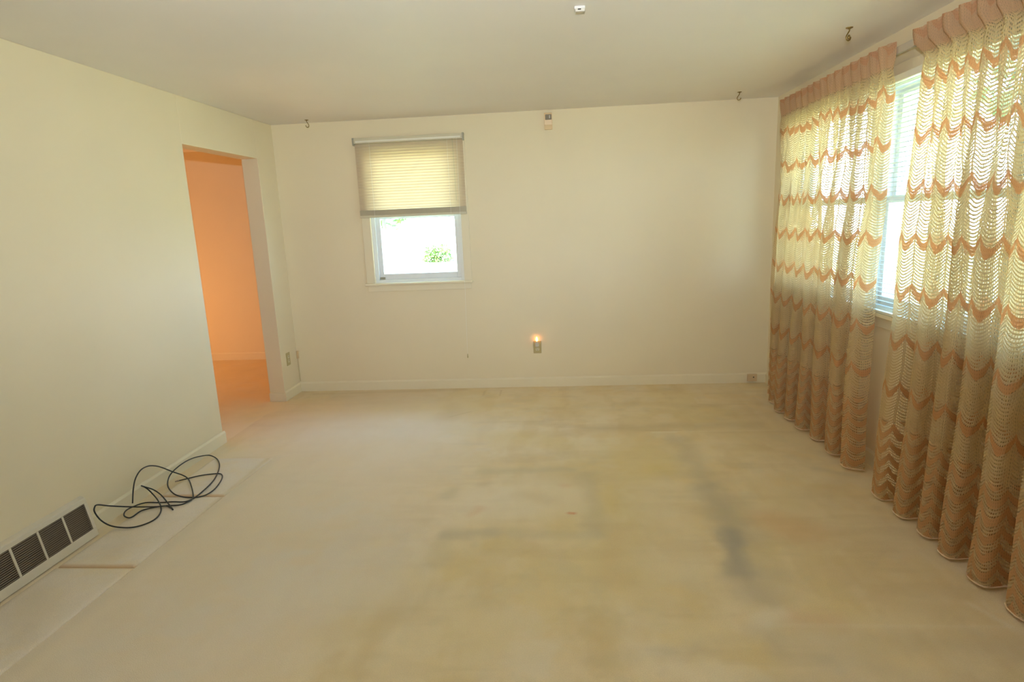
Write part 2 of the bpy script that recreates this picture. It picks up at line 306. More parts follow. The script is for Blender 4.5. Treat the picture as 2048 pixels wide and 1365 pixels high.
# ------------------------------------------------------------------ mesh helpers
class MB:
    def __init__(s): s.v = []; s.f = []; s.uv = None
    def box(s, a, b):
        i = len(s.v); x0, y0, z0 = [min(p, q) for p, q in zip(a, b)]; x1, y1, z1 = [max(p, q) for p, q in zip(a, b)]
        s.v += [(x0,y0,z0),(x1,y0,z0),(x1,y1,z0),(x0,y1,z0),(x0,y0,z1),(x1,y0,z1),(x1,y1,z1),(x0,y1,z1)]
        s.f += [tuple(i+k for k in q) for q in ((0,3,2,1),(4,5,6,7),(0,1,5,4),(1,2,6,5),(2,3,7,6),(3,0,4,7))]
        return s
    def tube(s, pts, r, n=8, closed_ends=True):
        pts = [Vector(p) for p in pts]; rr = r if isinstance(r, (list, tuple)) else [r]*len(pts)
        i0 = len(s.v); up = None
        for k, p in enumerate(pts):
            t = (pts[min(k+1, len(pts)-1)] - pts[max(k-1, 0)])
            if t.length < 1e-9: t = Vector((0, 0, 1))
            t.normalize()
            if up is None:
                up = t.orthogonal().normalized()
            else:
                up = (up - t*up.dot(t))
                up = up.normalized() if up.length > 1e-6 else t.orthogonal().normalized()
            b = t.cross(up)
            for j in range(n):
                a = 2*math.pi*j/n
                s.v.append(tuple(p + (up*math.cos(a) + b*math.sin(a))*rr[k]))
        for k in range(len(pts)-1):
            for j in range(n):
                a = i0+k*n+j; b_ = i0+k*n+(j+1) % n
                s.f.append((a, b_, b_+n, a+n))
        if closed_ends:
            s.f.append(tuple(i0+j for j in reversed(range(n)))); s.f.append(tuple(i0+(len(pts)-1)*n+j for j in range(n)))
        return s
    def prism(s, prof, axis, a, b):
        # prof: list of 2-D points in the two other axes, extruded along axis from a to b
        i = len(s.v); n = len(prof)
        for t in (a, b):
            for p, q in prof:
                s.v.append({'x': (t, p, q), 'y': (p, t, q), 'z': (p, q, t)}[axis])
        s.f.append(tuple(i+j for j in range(n))); s.f.append(tuple(i+n+j for j in reversed(range(n))))
        for j in range(n):
            k = (j+1) % n; s.f.append((i+j, i+n+j, i+n+k, i+k))
        return s
    def sphere(s, c, r, n=12, m=8, sc=(1,1,1)):
        i0 = len(s.v)
        for a in range(m+1):
            th = math.pi*a/m
            for b in range(n):
                ph = 2*math.pi*b/n
                s.v.append((c[0]+r*sc[0]*math.sin(th)*math.cos(ph), c[1]+r*sc[1]*math.sin(th)*math.sin(ph), c[2]+r*sc[2]*math.cos(th)))
        for a in range(m):
            for b in range(n):
                s.f.append((i0+a*n+b, i0+(a+1)*n+b, i0+(a+1)*n+(b+1) % n, i0+a*n+(b+1) % n))
        return s
    def build(s, name, material, parent=None, bevel=0, smooth=False):
        off = Vector((0, 0, 0)); p = parent
        while p is not None:
            off += p.location; p = p.parent
        me = bpy.data.meshes.new(name); me.from_pydata([tuple(Vector(v)-off) for v in s.v], [], s.f); me.validate()
        import bmesh
        bm = bmesh.new(); bm.from_mesh(me); bmesh.ops.recalc_face_normals(bm, faces=bm.faces); bm.to_mesh(me); bm.free()
        me.materials.append(material)
        o = bpy.data.objects.new(name, me); C.objects.link(o)
        if parent is not None: o.parent = parent
        if bevel:
            md = o.modifiers.new('bevel', 'BEVEL'); md.width = bevel; md.segments = 2; md.limit_method = 'ANGLE'
        if smooth:
            for q in me.polygons: q.use_smooth = True
        return o
def thing(name, label, cat, loc, group=None):
    o = bpy.data.objects.new(name, None); C.objects.link(o); o.location = loc; o.empty_display_size = .05
    o['label'] = label; o['category'] = cat
    if group: o['group'] = group
    return o
def tag(o, label, cat, group=None):
    o['label'] = label; o['category'] = cat
    if group: o['group'] = group
    return o
def struct(o, label=None, cat=None):
    o['kind'] = 'structure'
    if label: o['label'] = label
    if cat: o['category'] = cat
    return o
def rounded(cx, cy, w, h, r, n=5):
    pts = []
    for (sx2, sy2, a0) in ((1,1,0),(-1,1,90),(-1,-1,180),(1,-1,270)):
        for k in range(n+1):
            a = math.radians(a0+90*k/n)
            pts.append((cx+sx2*(w/2-r)+r*math.cos(a), cy+sy2*(h/2-r)+r*math.sin(a)))
    return pts
def catmull(P, n=6):
    P = [Vector(p) for p in P]; out = []
    for i in range(len(P)-1):
        a = P[max(i-1, 0)]; b = P[i]; c = P[i+1]; d = P[min(i+2, len(P)-1)]
        for k in range(n):
            t = k/n
            out.append(.5*((2*b)+(c-a)*t+(2*a-5*b+4*c-d)*t*t+(3*b-a-3*c+d)*t**3))
    out.append(P[-1]); return out

# ------------------------------------------------------------------ room shell
T = .15; YB = -1.6; HX = -3.3; HY = 6.94
DY0, DY1, DZ = 4.10, 5.15, 2.125
import numpy as np
def vnoise(x, y, sc, seed):
    r = np.random.RandomState(seed).rand(256, 256); x = x*sc+37.3; y = y*sc+11.7
    xi = np.floor(x).astype(int); yi = np.floor(y).astype(int); fx = x-xi; fy = y-yi; fx = fx*fx*(3-2*fx); fy = fy*fy*(3-2*fy)
    g = lambda a, b: r[a % 256, b % 256]
    return (g(xi, yi)*(1-fx)+g(xi+1, yi)*fx)*(1-fy)+(g(xi, yi+1)*(1-fx)+g(xi+1, yi+1)*fx)*fy
def fbm(x, y, sc, seed, o=4):
    t = 0; a = .5; w = 0
    for k in range(o): t = t+a*vnoise(x, y, sc*2**k, seed+k); w += a; a *= .55
    return t/w
def sstep(x, lo, hi): t = np.clip((x-lo)/(hi-lo), 0, 1); return t*t*(3-2*t)
GY = 1.15; nx_, ny_ = 349, 347
gx, gy = np.meshgrid(np.linspace(0, W, nx_), np.linspace(GY, D, ny_))
wx = gx+(fbm(gx, gy, 6, 1)-.5)*.10; wy = gy+(fbm(gx, gy, 6, 9)-.5)*.08
P_ = np.zeros((ny_, nx_, 3)); A_ = np.zeros((ny_, nx_)); brk = sstep(fbm(gx, gy, 6, 21), .40, .62)
def over(mk, col):
    global P_, A_
    P_ = P_*(1-mk[..., None])+mk[..., None]*np.array(col); A_ = A_*(1-mk)+mk
for k_, (sc_, lo_, hi_, c_, a_) in enumerate(((2.2, .52, .70, YL, .26), (3.5, .55, .72, TN, .26), (4.5, .56, .74, PL, .34), (9, .58, .76, TN, .18), (7, .60, .74, (.66, .60, .46), .22))):
    over(sstep(fbm(gx, gy, sc_, 50+7*k_), lo_, hi_)*a_, c_)
over(sstep(fbm(gx*2.6, gy*.7, 3, 90), .55, .75)*.25, TN); over(sstep(fbm(gx*.5, gy*3.0, 3, 95), .56, .76)*.22, BR)
for (a, e, r0, r1, colr, k, warp) in stains_and_shade:
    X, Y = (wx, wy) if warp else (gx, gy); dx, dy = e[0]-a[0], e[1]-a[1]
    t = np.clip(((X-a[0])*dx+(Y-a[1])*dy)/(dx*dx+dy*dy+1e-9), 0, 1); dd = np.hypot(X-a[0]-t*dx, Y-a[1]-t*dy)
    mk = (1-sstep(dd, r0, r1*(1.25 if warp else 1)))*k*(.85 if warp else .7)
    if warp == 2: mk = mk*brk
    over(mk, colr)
fb = MB(); fb.v = [tuple(v) for v in np.stack([gx, gy, 0*gx], -1).reshape(-1, 3).tolist()]
fb.f = [(j*nx_+i, j*nx_+i+1, (j+1)*nx_+i+1, (j+1)*nx_+i) for j in range(ny_-1) for i in range(nx_-1)]
nG = len(fb.v)
def quad(a, b, c, d): i = len(fb.v); fb.v += [a, b, c, d]; fb.f.append((i, i+1, i+2, i+3))
quad((0, YB, 0), (W, YB, 0), (W, GY, 0), (0, GY, 0)); quad((HX, YB, 0), (0, YB, 0), (0, HY, 0), (HX, HY, 0))
fme = bpy.data.meshes.new('floor'); fme.from_pydata(fb.v, [], fb.f); fme.materials.append(M['carpet'])
ca = fme.color_attributes.new('dirt_and_shade', 'FLOAT_COLOR', 'POINT')
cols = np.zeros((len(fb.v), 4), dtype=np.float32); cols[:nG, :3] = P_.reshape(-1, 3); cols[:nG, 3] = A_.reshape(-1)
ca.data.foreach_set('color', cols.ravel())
fobj = bpy.data.objects.new('floor', fme); C.objects.link(fobj); struct(fobj, 'stained beige wall to wall carpet with furniture dents', 'floor')
struct(MB().box((HX, YB, -.05), (W, D, -.002)).box((HX, D, -.05), (0, HY, -.002)).build('subfloor', M['trim']), 'boards under the carpet', 'subfloor')
struct(MB().box((HX-T, YB-T, H), (W+T, D+T, H+.12)).box((HX-T, D+T, H), (0, HY+T, H+.12)).build('ceiling', M['ceiling']), 'plain cream painted ceiling', 'ceiling')
struct(MB().box((W+T, YB-.6, H-.10), (W+T+.65, HY+.6, H)).box((HX-.6, HY+T, H-.10), (W+T+.65, HY+T+.6, H)).box((T, D+T, H-.10), (W+T, D+T+.6, H)).build('trim_1', M['trim']), 'roof eaves outside the windows', 'eaves')
LT = .142
struct(MB().box((-LT, YB, 0), (0, DY0, H)).box((-LT, DY1, 0), (0, D, H)).box((-LT, DY0, DZ), (0, DY1, H)).build('wall_left', M['wall'], bevel=.003), 'cream left wall with an open doorway', 'wall')
# far wall with window hole
BX0, BX1, BZ0, BZ1 = .822, 1.654, 1.00, 2.20
struct(MB().box((-LT, D, 0), (BX0, D+T, H)).box((BX1, D, 0), (W+T, D+T, H)).box((BX0, D, 0), (BX1, D+T, BZ0)).box((BX0, D, BZ1), (BX1, D+T, H)).build('wall_far', M['wall']), 'cream far wall with one small window', 'wall')
RW = [(3.85, 4.96), (2.68, 3.79), (1.51, 2.62)]; RZ0, RZ1 = .915, 2.20
mb = MB().box((W, YB, 0), (W+T, D, RZ0)).box((W, YB, RZ1), (W+T, D, H))
ys = [D] + [q for a, b in RW for q in (b, a)] + [YB]
for k in range(0, len(ys), 2): mb.box((W, ys[k+1], RZ0), (W+T, ys[k], RZ1))
struct(mb.build('wall_right', M['wall']), 'cream right wall behind the curtains', 'wall')
struct(MB().box((HX-T, YB-T, 0), (W+T, YB, H)).build('wall_rear', M['wall']), 'cream wall behind the viewer', 'wall')
struct(MB().box((HX, HY, 0), (0, HY+T, H)).box((HX-T, YB, 0), (HX, HY+T, H)).box((-.0, D+T, 0), (T, HY+T, H)).build('wall_hall', M['wall']), 'hall wall seen through the doorway, lit orange', 'wall')
# baseboards
def bprof(sign, x, t=.014, h=.09): return [(x, 0), (x+sign*t, 0), (x+sign*t, h-.014), (x+sign*t*.45, h), (x, h)]
VY1 = 2.76
struct(MB().prism(bprof(1, 0), 'y', VY1+.005, DY0+.014).prism(bprof(1, 0), 'y', DY1-.014, D).box((-LT, DY0, 0), (.0, DY0+.014, .08)).box((-LT, DY1-.014, 0), (.0, DY1, .08)).build('baseboard_left', M['trim']), 'cream baseboard along the left wall', 'baseboard')
struct(MB().prism([(D, 0), (D-.014, 0), (D-.014, .076), (D-.006, .09), (D, .09)], 'x', 0.0, W).build('baseboard_far', M['trim']), 'cream baseboard along the far wall', 'baseboard')
struct(MB().prism(bprof(-1, W), 'y', YB, D-.014).build('baseboard_right', M['trim']), 'cream baseboard below the curtained windows', 'baseboard')
struct(MB().prism([(HY, 0), (HY-.014, 0), (HY-.014, .076), (HY-.006, .09), (HY, .09)], 'x', HX, 0).build('baseboard_hall', M['trim']), 'baseboard in the orange lit hall', 'baseboard')

# ------------------------------------------------------------------ windows
def double_hung(name, w2, z0, z1, depth, P, label, casing, sill):
    """P(a, d, z): a along wall, d depth behind the wall face (negative = into the room)"""
    a0, a1 = w2
    def bx(mb, lo, hi): return mb.box(P(*lo), P(*hi))
    root = bpy.data.objects.new(name, None); C.objects.link(root); struct(root, label, 'window')
    root.location = P((a0+a1)/2, 0, z0)
    fr = MB(); w = .035
    for lo, hi in (((a0, .02, z0), (a0+w, .14, z1)), ((a1-w, .02, z0), (a1, .14, z1)), ((a0+w, .02, z0), (a1-w, .14, z0+.03)), ((a0+w, .02, z1-w), (a1-w, .14, z1))): bx(fr, lo, hi)
    struct(fr.build('window_frame', M['vinyl'], root, .002))
    zm = (z0+z1)/2
    def sash(nm, zz0, zz1, d0, d1, bot, top):
        s_ = MB(); b = .04
        bx(s_, (a0+w, d0, zz0), (a0+w+b, d1, zz1)); bx(s_, (a1-w-b, d0, zz0), (a1-w, d1, zz1))
        bx(s_, (a0+w+b, d0, zz0), (a1-w-b, d1, zz0+bot)); bx(s_, (a0+w+b, d0, zz1-top), (a1-w-b, d1, zz1))
        o = s_.build(nm, M['vinyl'], root, .003); struct(o)
        g = MB(); bx(g, (a0+w+b-.005, (d0+d1)/2-.002, zz0+bot-.005), (a1-w-b+.005, (d0+d1)/2+.002, zz1-top+.005))
        struct(g.build('pane', M['glass'], o))
    sash('lower_sash', z0+.03, zm+.02, .045, .075, .05, .04)
    sash('upper_sash', zm-.02, z1-w, .08, .11, .04, .04)
    if casing:
        struct(casing(MB()).build('casing', M['trim'], root, .003))
    return root
Pf = lambda a, d, z: (a, D+d, z)
def cas_back(mb):
    mb.box((BX0-.076, D-.014, BZ0+.012), (BX0+.004, D, BZ1+.07)).box((BX1-.004, D-.014, BZ0+.012), (BX1+.065, D, BZ1+.07))
    mb.box((BX0+.004, D-.014, BZ1-.004), (BX1-.004, D, BZ1+.07)); return mb
wb = double_hung('window_1', (BX0, BX1), BZ0+.01, BZ1, .1, Pf, 'small double hung window in the far wall', cas_back, None)
struct(MB().box((BX0-.09, D-.035, BZ0-.008), (BX1+.072, D+.045, BZ0+.012)).build('sill', M['trim'], wb, .004))
struct(MB().box((BX0-.07, D-.012, BZ0-.065), (BX1+.055, D, BZ0-.008)).build('apron', M['trim'], wb, .003))
struct(MB().box((BX0+.04, D+.03, BZ0+.040), (BX0+.085, D+.046, BZ0+.062)).build('sash_latch', M['rubber_grey'], wb, .002))
Pr = lambda a, d, z: (W+d, a, z)
labs = ['farthest of the three curtained windows in the right wall', 'middle window of the right wall, seen between the curtains', 'nearest of the three windows in the right wall']
for k, (a, b) in enumerate(RW):
    def cas(mb, a=a, b=b, k=k):
        lo = a-.03 if k < 2 else a-.07; hi = b+.03 if k > 0 else b+.07
        mb.box((W-.014, lo, RZ0+.012), (W, a+.004, RZ1+.065)).box((W-.014, b-.004, RZ0+.012), (W, hi, RZ1+.065)).box((W-.014, a+.004, RZ1-.004), (W, b-.004, RZ1+.065)); return mb
    r_ = double_hung('window_%d' % (k+2), (a, b), RZ0+.01, RZ1, .1, Pr, labs[k], cas, None)
    lo = a-.03 if k < 2 else a-.09; hi = b+.03 if k > 0 else b+.09
    struct(MB().box((W-.04, lo, RZ0-.012), (W+.045, hi, RZ0+.012)).build('sill', M['trim'], r_, .004))
    struct(MB().box((W-.012, lo+.0, RZ0-.075), (W, hi, RZ0-.012)).build('apron', M['trim'], r_, .003))
# ------------------------------------------------------------------ blinds
def slats(P, a0, a1, ztop, zbot, pitch, depth, tilt, wv=0.0, d0=.0):
    """curved slats; P(a, d, z)"""
    mb = MB(); z = ztop; k = 0
    while z > zbot:
        tl = tilt + (random.random()-.5)*.05
        prof = []
        for j in range(5):
            s = (j/4-.5)*depth
            arch = .0022*(1-(2*s/depth)**2)
            prof.append((s*math.cos(tl)+arch*-math.sin(tl), s*math.sin(tl)+arch*math.cos(tl)))
        i0 = len(mb.v); nseg = 6
        for q in range(nseg+1):
            a = a0+(a1-a0)*q/nseg; dz = wv*math.sin(q*1.3+k)
            for (pd, pz) in prof: mb.v.append(P(a, d0+pd, z+pz+dz))
        for q in range(nseg):
            for j in range(4):
                b = i0+q*5+j; mb.f.append((b, b+1, b+6, b+5))
        z -= pitch; k += 1
    return mb
# far window blind: drawn half way, slats nearly shut
x0b, x1b = .742, 1.708
bl = thing('venetian_blind', 'cream mini blind lowered halfway over the small far window', 'blind', (1.225, D-.03, 1.605))
MB().box((x0b, D-.050, 2.238), (x1b, D-.012, 2.285)).build('headrail', M['rail_cream'], bl, .003)
MB().box((x0b+.02, D-.054, 2.247), (x1b-.02, D-.0495, 2.262)).build('rail_trim', M['blind'], bl, .001)
for xx in (x0b-.008, x1b-.006): MB().box((xx, D-.056, 2.225), (xx+.014, D-.006, 2.288)).build('bracket', M['rubber_grey'], bl, .002)
slats(lambda a, d, z: (a, D+d, z), x0b+.006, x1b-.004, 2.222, 1.662, .0243, .028, math.radians(69), .0006, -.032).build('slats', M['slat_vinyl'], bl, smooth=True)
st = MB()
st.box((x0b+.007, D-.042, 1.6225), (x1b-.005, D-.022, 1.668))
for k in range(13): st.box((x0b+.005, D-.045, 1.6235+k*.0035), (x1b-.003, D-.019, 1.6252+k*.0035))
st.build('stacked_slats', M['stack'], bl)
MB().box((x0b+.004, D-.046, 1.602), (x1b-.002, D-.018, 1.622)).build('bottom_rail', M['rail_cream'], bl, .003)
for xx in (x0b+.14, x1b-.14):
    MB().tube([(xx, D-.047, 2.24), (xx, D-.047, 1.61)], .0009, 5).build('ladder_cord', M['white'], bl)
MB().tube(catmull([(1.655, D-.056, 2.25), (1.652, D-.056, 1.9), (1.650, D-.055, 1.6), (1.655, D-.04, 1.05), (1.647, D-.035, .6), (1.643, D-.03, .33)], 4), .0010, 5).build('lift_cord', M['white'], bl)
MB().tube([(1.643, D-.03, .335), (1.643, D-.03, .325), (1.643, D-.03, .30), (1.643, D-.03, .296)], [.0015, .004, .006, .004], 8).build('tassel', M['plate'], bl, smooth=True)
MB().tube([(x1b-.09, D-.062, 2.245), (x1b-.082, D-.06, 1.72)], .0028, 6).build('tilt_wand', M['glass'], bl)
# right wall blinds: slats open, all the way down
blab = ['white mini blind with open slats behind the left curtain, farthest window', 'white mini blind with open slats showing between the two curtains', 'white mini blind with open slats in the nearest window behind the right curtain']
def make_right_blind(a, b, label):
    t = thing('window_blind', label, 'blind', (W-.03, (a+b)/2, RZ0), 'mini blinds along the right wall')
    MB().box((W-.046, a-.025, 2.165), (W-.016, b+.025, 2.20)).build('headrail', M['blind'], t, .002)
    slats(Pr, a-.02, b+.02, 2.150, RZ0+.055, .0250, .025, math.radians(-5), .0004, -.031).build('slats', M['slat_white'], t, smooth=True)
    MB().box((W-.043, a-.02, RZ0+.016), (W-.019, b+.02, RZ0+.030)).build('bottom_rail', M['blind'], t, .002)
    for yy in (a+.13, (a+b)/2, b-.13):
        MB().tube([(W-.0445, yy, 2.17), (W-.0445, yy, RZ0+.03)], .0008, 4).build('ladder_cord', M['white'], t)
    return t
for (a, b), lb in zip(RW, blab): make_right_blind(a, b, lb)

# ------------------------------------------------------------------ curtains
XC = 4.218
def curtain(label, fr, va, yfar, ynear, edge_far, edge_near, pleats):
    """folds run from yfar (large y) to ynear; fr / va = y of fold fronts and valleys"""
    t = thing('lace_curtain', label, 'curtain', (XC, (yfar+ynear)/2, .015), 'openwork lace curtains on the right wall')
    # body path control points
    ctrl = sorted([(y, -1) for y in fr] + [(y, 1) for y in va], reverse=True)
    pts = []
    for i, (y, s) in enumerate(ctrl):
        amp = .042*(.8+.4*random.random())
        pts.append(Vector((XC + s*amp, y, 0)))
    pts = [Vector((XC+.0, yfar, 0))] + pts + [Vector((XC+.03, ynear, 0))]
    # omega shaped folds: duplicate each extreme with a small shift so that the sides overlap
    ext = [pts[0]]
    for i in range(1, len(pts)-1):
        p = pts[i]; gap = min(abs(pts[i-1].y-p.y), abs(pts[i+1].y-p.y))
        k = .42*gap + .008
        ext += [p+Vector((0, k, 0)), p+Vector((0, -k, 0))]
    ext.append(pts[-1])
    path = catmull(ext, 6); N = len(path)
    L = [0]
    for i in range(1, N): L.append(L[-1]+(path[i]-path[i-1]).length)
    tot = L[-1]
    zs = [2.345, 2.338, 2.325, 2.30, 2.27, 2.24, 2.225, 2.20, 2.16, 2.10, 2.0] + [1.9-.1*k for k in range(18)] + [.12, .06, .018]
    mb = MB(); uvs = []
    def sst(x): x = max(0, min(1, x)); return x*x*(3-2*x)
    ph = [random.random()*6 for _ in range(6)]
    for zi, z in enumerate(zs):
        wb_ = sst((2.25-z)/1.0)                       # 0 at header, 1 in the body
        pin = math.exp(-((z-2.215)/.05)**2)
        ef, en = edge_far(z), edge_near(z)
        for i in range(N):
            s = L[i]/tot
            b = path[i]
            # header path: even pinch pleats
            hp = s*pleats*2*math.pi
            hy = yfar+(ynear-yfar)*(s + .012*math.sin(2*hp)/pleats*3)
            hx = XC + .012 + (.024*math.cos(hp)+.008*math.cos(3*hp))*(1-.45*pin)
            # body
            tb = s
            y = hy*(1-wb_) + b.y*wb_
            wob = .008*math.sin(3*z+ph[0]+9*s) + .005*math.sin(7*z+ph[1]+23*s)
            fl = 1+.25*sst((1.3-z)/1.3)
            x = hx*(1-wb_) + (XC+(b.x-XC)*(.55+.45*wb_)*fl)*wb_ + wob*wb_
            e = ef*(1-s)**2 + en*s**2 if True else 0
            y += e + wob*.7*wb_
            zz = z
            if zi < 3: zz = z + .006*math.cos(hp)
            x = min(x, W-.062 if z > .9 else W-.045)
            mb.v.append((x, y, zz)); uvs.append((L[i], z))
    for zi in range(len(zs)-1):
        for i in range(N-1):
            a = zi*N+i; mb.f.append((a, a+1, a+1+N, a+N))
    off = t.location
    me = bpy.data.meshes.new('drape'); me.from_pydata([tuple(Vector(v)-off) for v in mb.v], [], mb.f)
    uvl = me.uv_layers.new(name='UVMap')
    for pl in me.polygons:
        pl.use_smooth = True
        for li in pl.loop_indices: uvl.data[li].uv = uvs[me.loops[li].vertex_index]
    me.materials.append(M['lace'])
    o = bpy.data.objects.new('drape', me); C.objects.link(o); o.parent = t
    sd = o.modifiers.new('yarn_thickness', 'SOLIDIFY'); sd.thickness = .0026; sd.offset = 0; sd.use_rim = False
    base = (len(zs)-1)*N
    hem = MB().tube([Vector(mb.v[base+i]) for i in range(0, N, 2)], .0045, 6)
    hem.build('hem', M['hem'], t, smooth=True)
    return t
frL = [4.83, 4.62, 4.43, 4.23, 4.02, 3.79, 3.575]; vaL = [4.93, 4.72, 4.52, 4.33, 4.12, 3.90, 3.68]
def lerp_tab(tab):
    def f(z):
        for (z0, v0), (z1, v1) in zip(tab, tab[1:]):
            if z >= z1: return v0+(v1-v0)*max(0, min(1, (z0-z)/(z0-z1)))
        return tab[-1][1]
    return f
curtain('orange banded cream lace curtain nearest the far wall', frL, vaL, 5.05, 3.50,
        lerp_tab([(2.345, .0), (2.0, -.03), (1.0, .0), (.02, .0)]),
        lerp_tab([(2.345, .0), (2.1, -.03), (1.5, -.045), (1.1, .0), (.9, -.01), (.4, -.02), (.02, -.03)]), 15)
frR = [3.125, 2.93, 2.735, 2.565, 2.36, 2.15, 1.95, 1.75, 1.57]; vaR = [3.02, 2.83, 2.65, 2.47, 2.26, 2.05, 1.85, 1.65]
curtain('orange banded cream lace curtain nearest the viewer at the right edge', frR, vaR, 3.235, 1.42,
        lerp_tab([(2.345, .055), (2.27, .04), (2.2, -.05), (2.1, -.055), (1.67, -.02), (1.3, -.03), (.9, -.03), (.4, -.01), (.02, .02)]),
        lerp_tab([(2.345, 0), (0, 0)]), 17)
rod = thing('curtain_rod', 'white traverse curtain rod above the windows of the right wall', 'curtain rod', (W-.07, 3.2, 2.30))
MB().box((W-.080, 1.36, 2.296), (W-.064, 5.10, 2.328)).box((W-.084, 1.36, 2.290), (W-.064, 5.10, 2.296)).build('track', M['rodc'], rod, .002)
for yy in (1.40, 3.40, 5.06):
    MB().box((W-.064, yy-.012, 2.30), (W, yy+.012, 2.322)).build('bracket', M['rodc'], rod, .002)

# ------------------------------------------------------------------ small things on the walls
def duplex(cx, cz, yf, root):
    for s in (-1, 1):
        zc = cz+s*.0195
        r = MB().prism(rounded(cx, zc, .034, .028, .009), 'y', yf-.0015, yf+.002).build('receptacle', M['face'], root)
        for dx, hh in ((-.0065, .009), (.0065, .007)): MB().box((cx+dx-.0011, yf-.0022, zc+.004-hh/2), (cx+dx+.0011, yf-.0014, zc+.004+hh/2)).build('slot', M['dark'], r)
        MB().prism(rounded(cx, zc-.008, .0048, .005, .0022, 3), 'y', yf-.0022, yf-.0014).build('ground_hole', M['dark'], r)
ox, oz = 2.290, .376
ol = thing('wall_outlet', 'ivory duplex wall outlet in the far wall below the glowing night light', 'outlet', (ox, D, oz))
MB().box((ox-.036, D-.006, oz-.058), (ox+.036, D, oz+.058)).build('cover_plate', M['plate'], ol, .003)
duplex(ox, oz, D-.006, ol)
MB().sphere((ox, D-.007, oz), .003, 8, 6, (1, .5, 1)).build('screw', M['connector'], ol)
nl = thing('night_light', 'small plug-in night light glowing orange above the far wall outlet', 'night light', (ox-.003, D-.02, oz+.02))
MB().prism(rounded(ox-.003, oz+.028, .030, .040, .008), 'y', D-.030, D-.0085).tube([(ox-.003, D-.022, oz+.045), (ox-.003, D-.022, oz+.058)], [.010, .0085], 12).build('socket', M['cap2'], nl, .001)
em = bpy.data.materials.new('night_light_glow'); em.use_nodes = True
b_ = em.node_tree.nodes['Principled BSDF']; b_.inputs['Base Color'].default_value = (1, .7, .35, 1)
b_.inputs['Emission Color'].default_value = (1.0, .33, .09, 1); b_.inputs['Emission Strength'].default_value = 9
MB().tube([(ox-.003, D-.022, oz+.056), (ox-.003, D-.022, oz+.063), (ox-.003, D-.022, oz+.074), (ox-.003, D-.022, oz+.086), (ox-.003, D-.022, oz+.096), (ox-.003, D-.022, oz+.101)], [.005, .009, .0105, .0085, .004, .001], 14).build('bulb', em, nl, smooth=True)
# outlet on the short stub of left wall
yl, zl = 5.285, .362
o2 = thing('wall_outlet', 'ivory duplex wall outlet on the narrow wall beside the doorway', 'outlet', (0, yl, zl))
MB().box((0, yl-.036, zl-.06), (.006, yl+.036, zl+.06)).build('cover_plate', M['plate'], o2, .003)
for s in (-1, 1):
    r = MB().prism(rounded(yl, zl+s*.0195, .034, .028, .009), 'x', .006, .0075).build('receptacle', M['face'], o2)
    for dy in (-.0065, .0065): MB().box((.0074, yl+dy-.0011, zl+s*.0195), (.0082, yl+dy+.0011, zl+s*.0195+.008)).build('slot', M['dark'], r)
# little junction box in the corner
cb = thing('junction_box', 'small beige wiring box in the corner right of the doorway', 'junction box', (.012, D, .36))
MB().box((.001, D-.016, .322), (.022, D, .398)).build('box_body', M['jack'], cb, .003)
MB().tube([(.010, D-.008, .32), (.010, D-.008, .20), (.012, D-.008, .10)], .0022, 6).build('wire', M['plate'], cb)
# motion sensor near the ceiling
mx, mz = 2.446, 2.345
ms = thing('motion_sensor', 'beige motion sensor with a dark glossy window high on the far wall', 'sensor', (mx, D, mz))
MB().prism([(D, mz-.068), (D-.018, mz-.068), (D-.034, mz-.03), (D-.036, mz+.01), (D-.036, mz+.052), (D-.03, mz+.068), (D, mz+.068)], 'x', mx-.034, mx+.034).build('housing', M['sensor'], ms, .004)
MB().prism(rounded(mx+.002, mz+.031, .054, .044, .004), 'y', D-.040, D-.035).build('lens', M['sensor_lens'], ms, .0015)
MB().box((mx+.010, D-.0412, mz+.020), (mx+.0135, D-.0398, mz+.045)).build('indicator', M['white'], ms)
# phone jack by the curtain
px_, pz_ = 4.216, .052
pj = thing('phone_jack', 'small tan phone jack box on the far baseboard near the curtain', 'phone jack', (px_, D-.014, pz_))
MB().box((px_-.043, D-.040, pz_-.033), (px_+.040, D-.0142, pz_+.033)).build('box_body', M['jack'], pj, .004)
MB().prism(rounded(px_+.008, pz_+.006, .012, .010, .003), 'y', D-.0412, D-.0398).build('socket', M['dark'], pj)
# ceiling hooks
def hook(x, y, rot, sc, label):
    t = thing('ceiling_hook', label, 'hook', (x, y, H), 'brass swag hooks in the ceiling')
    ca, sa = math.cos(rot), math.sin(rot)
    def Q(u, w): return (x+ca*u*sc, y+sa*u*sc, H+w*sc)
    MB().tube([Q(0, 0), Q(0, -.003)], [.017*sc, .016*sc], 18).tube([Q(0, -.003), Q(0, -.008)], [.009*sc, .005*sc], 14).build('base', M['brass'], t)
    pts = [Q(0, -.006), Q(.001, -.014), Q(-.005, -.024), Q(-.012, -.034), Q(-.016, -.044), Q(-.014, -.054), Q(-.006, -.060), Q(.004, -.058), Q(.010, -.051), Q(.011, -.043)]
    MB().tube(catmull(pts, 4), .0030*sc, 8).build('arm', M['brass'], t, smooth=True)
    return t
hook(.392, 5.315, math.pi, 1.0, 'brass ceiling hook in the far left corner above the doorway')
hook(3.944, 5.153, 0, 1.0, 'brass ceiling hook at the far right near the far curtain')
hk = hook(4.036, 3.529, .35, 1.05, 'brass ceiling hook nearest the viewer, above the gap between the curtains')
MB().sphere((4.036, 3.529, H-.046), .008, 10, 8, (.9, .9, 1.5)).build('toggle', M['brass'], hk, smooth=True)
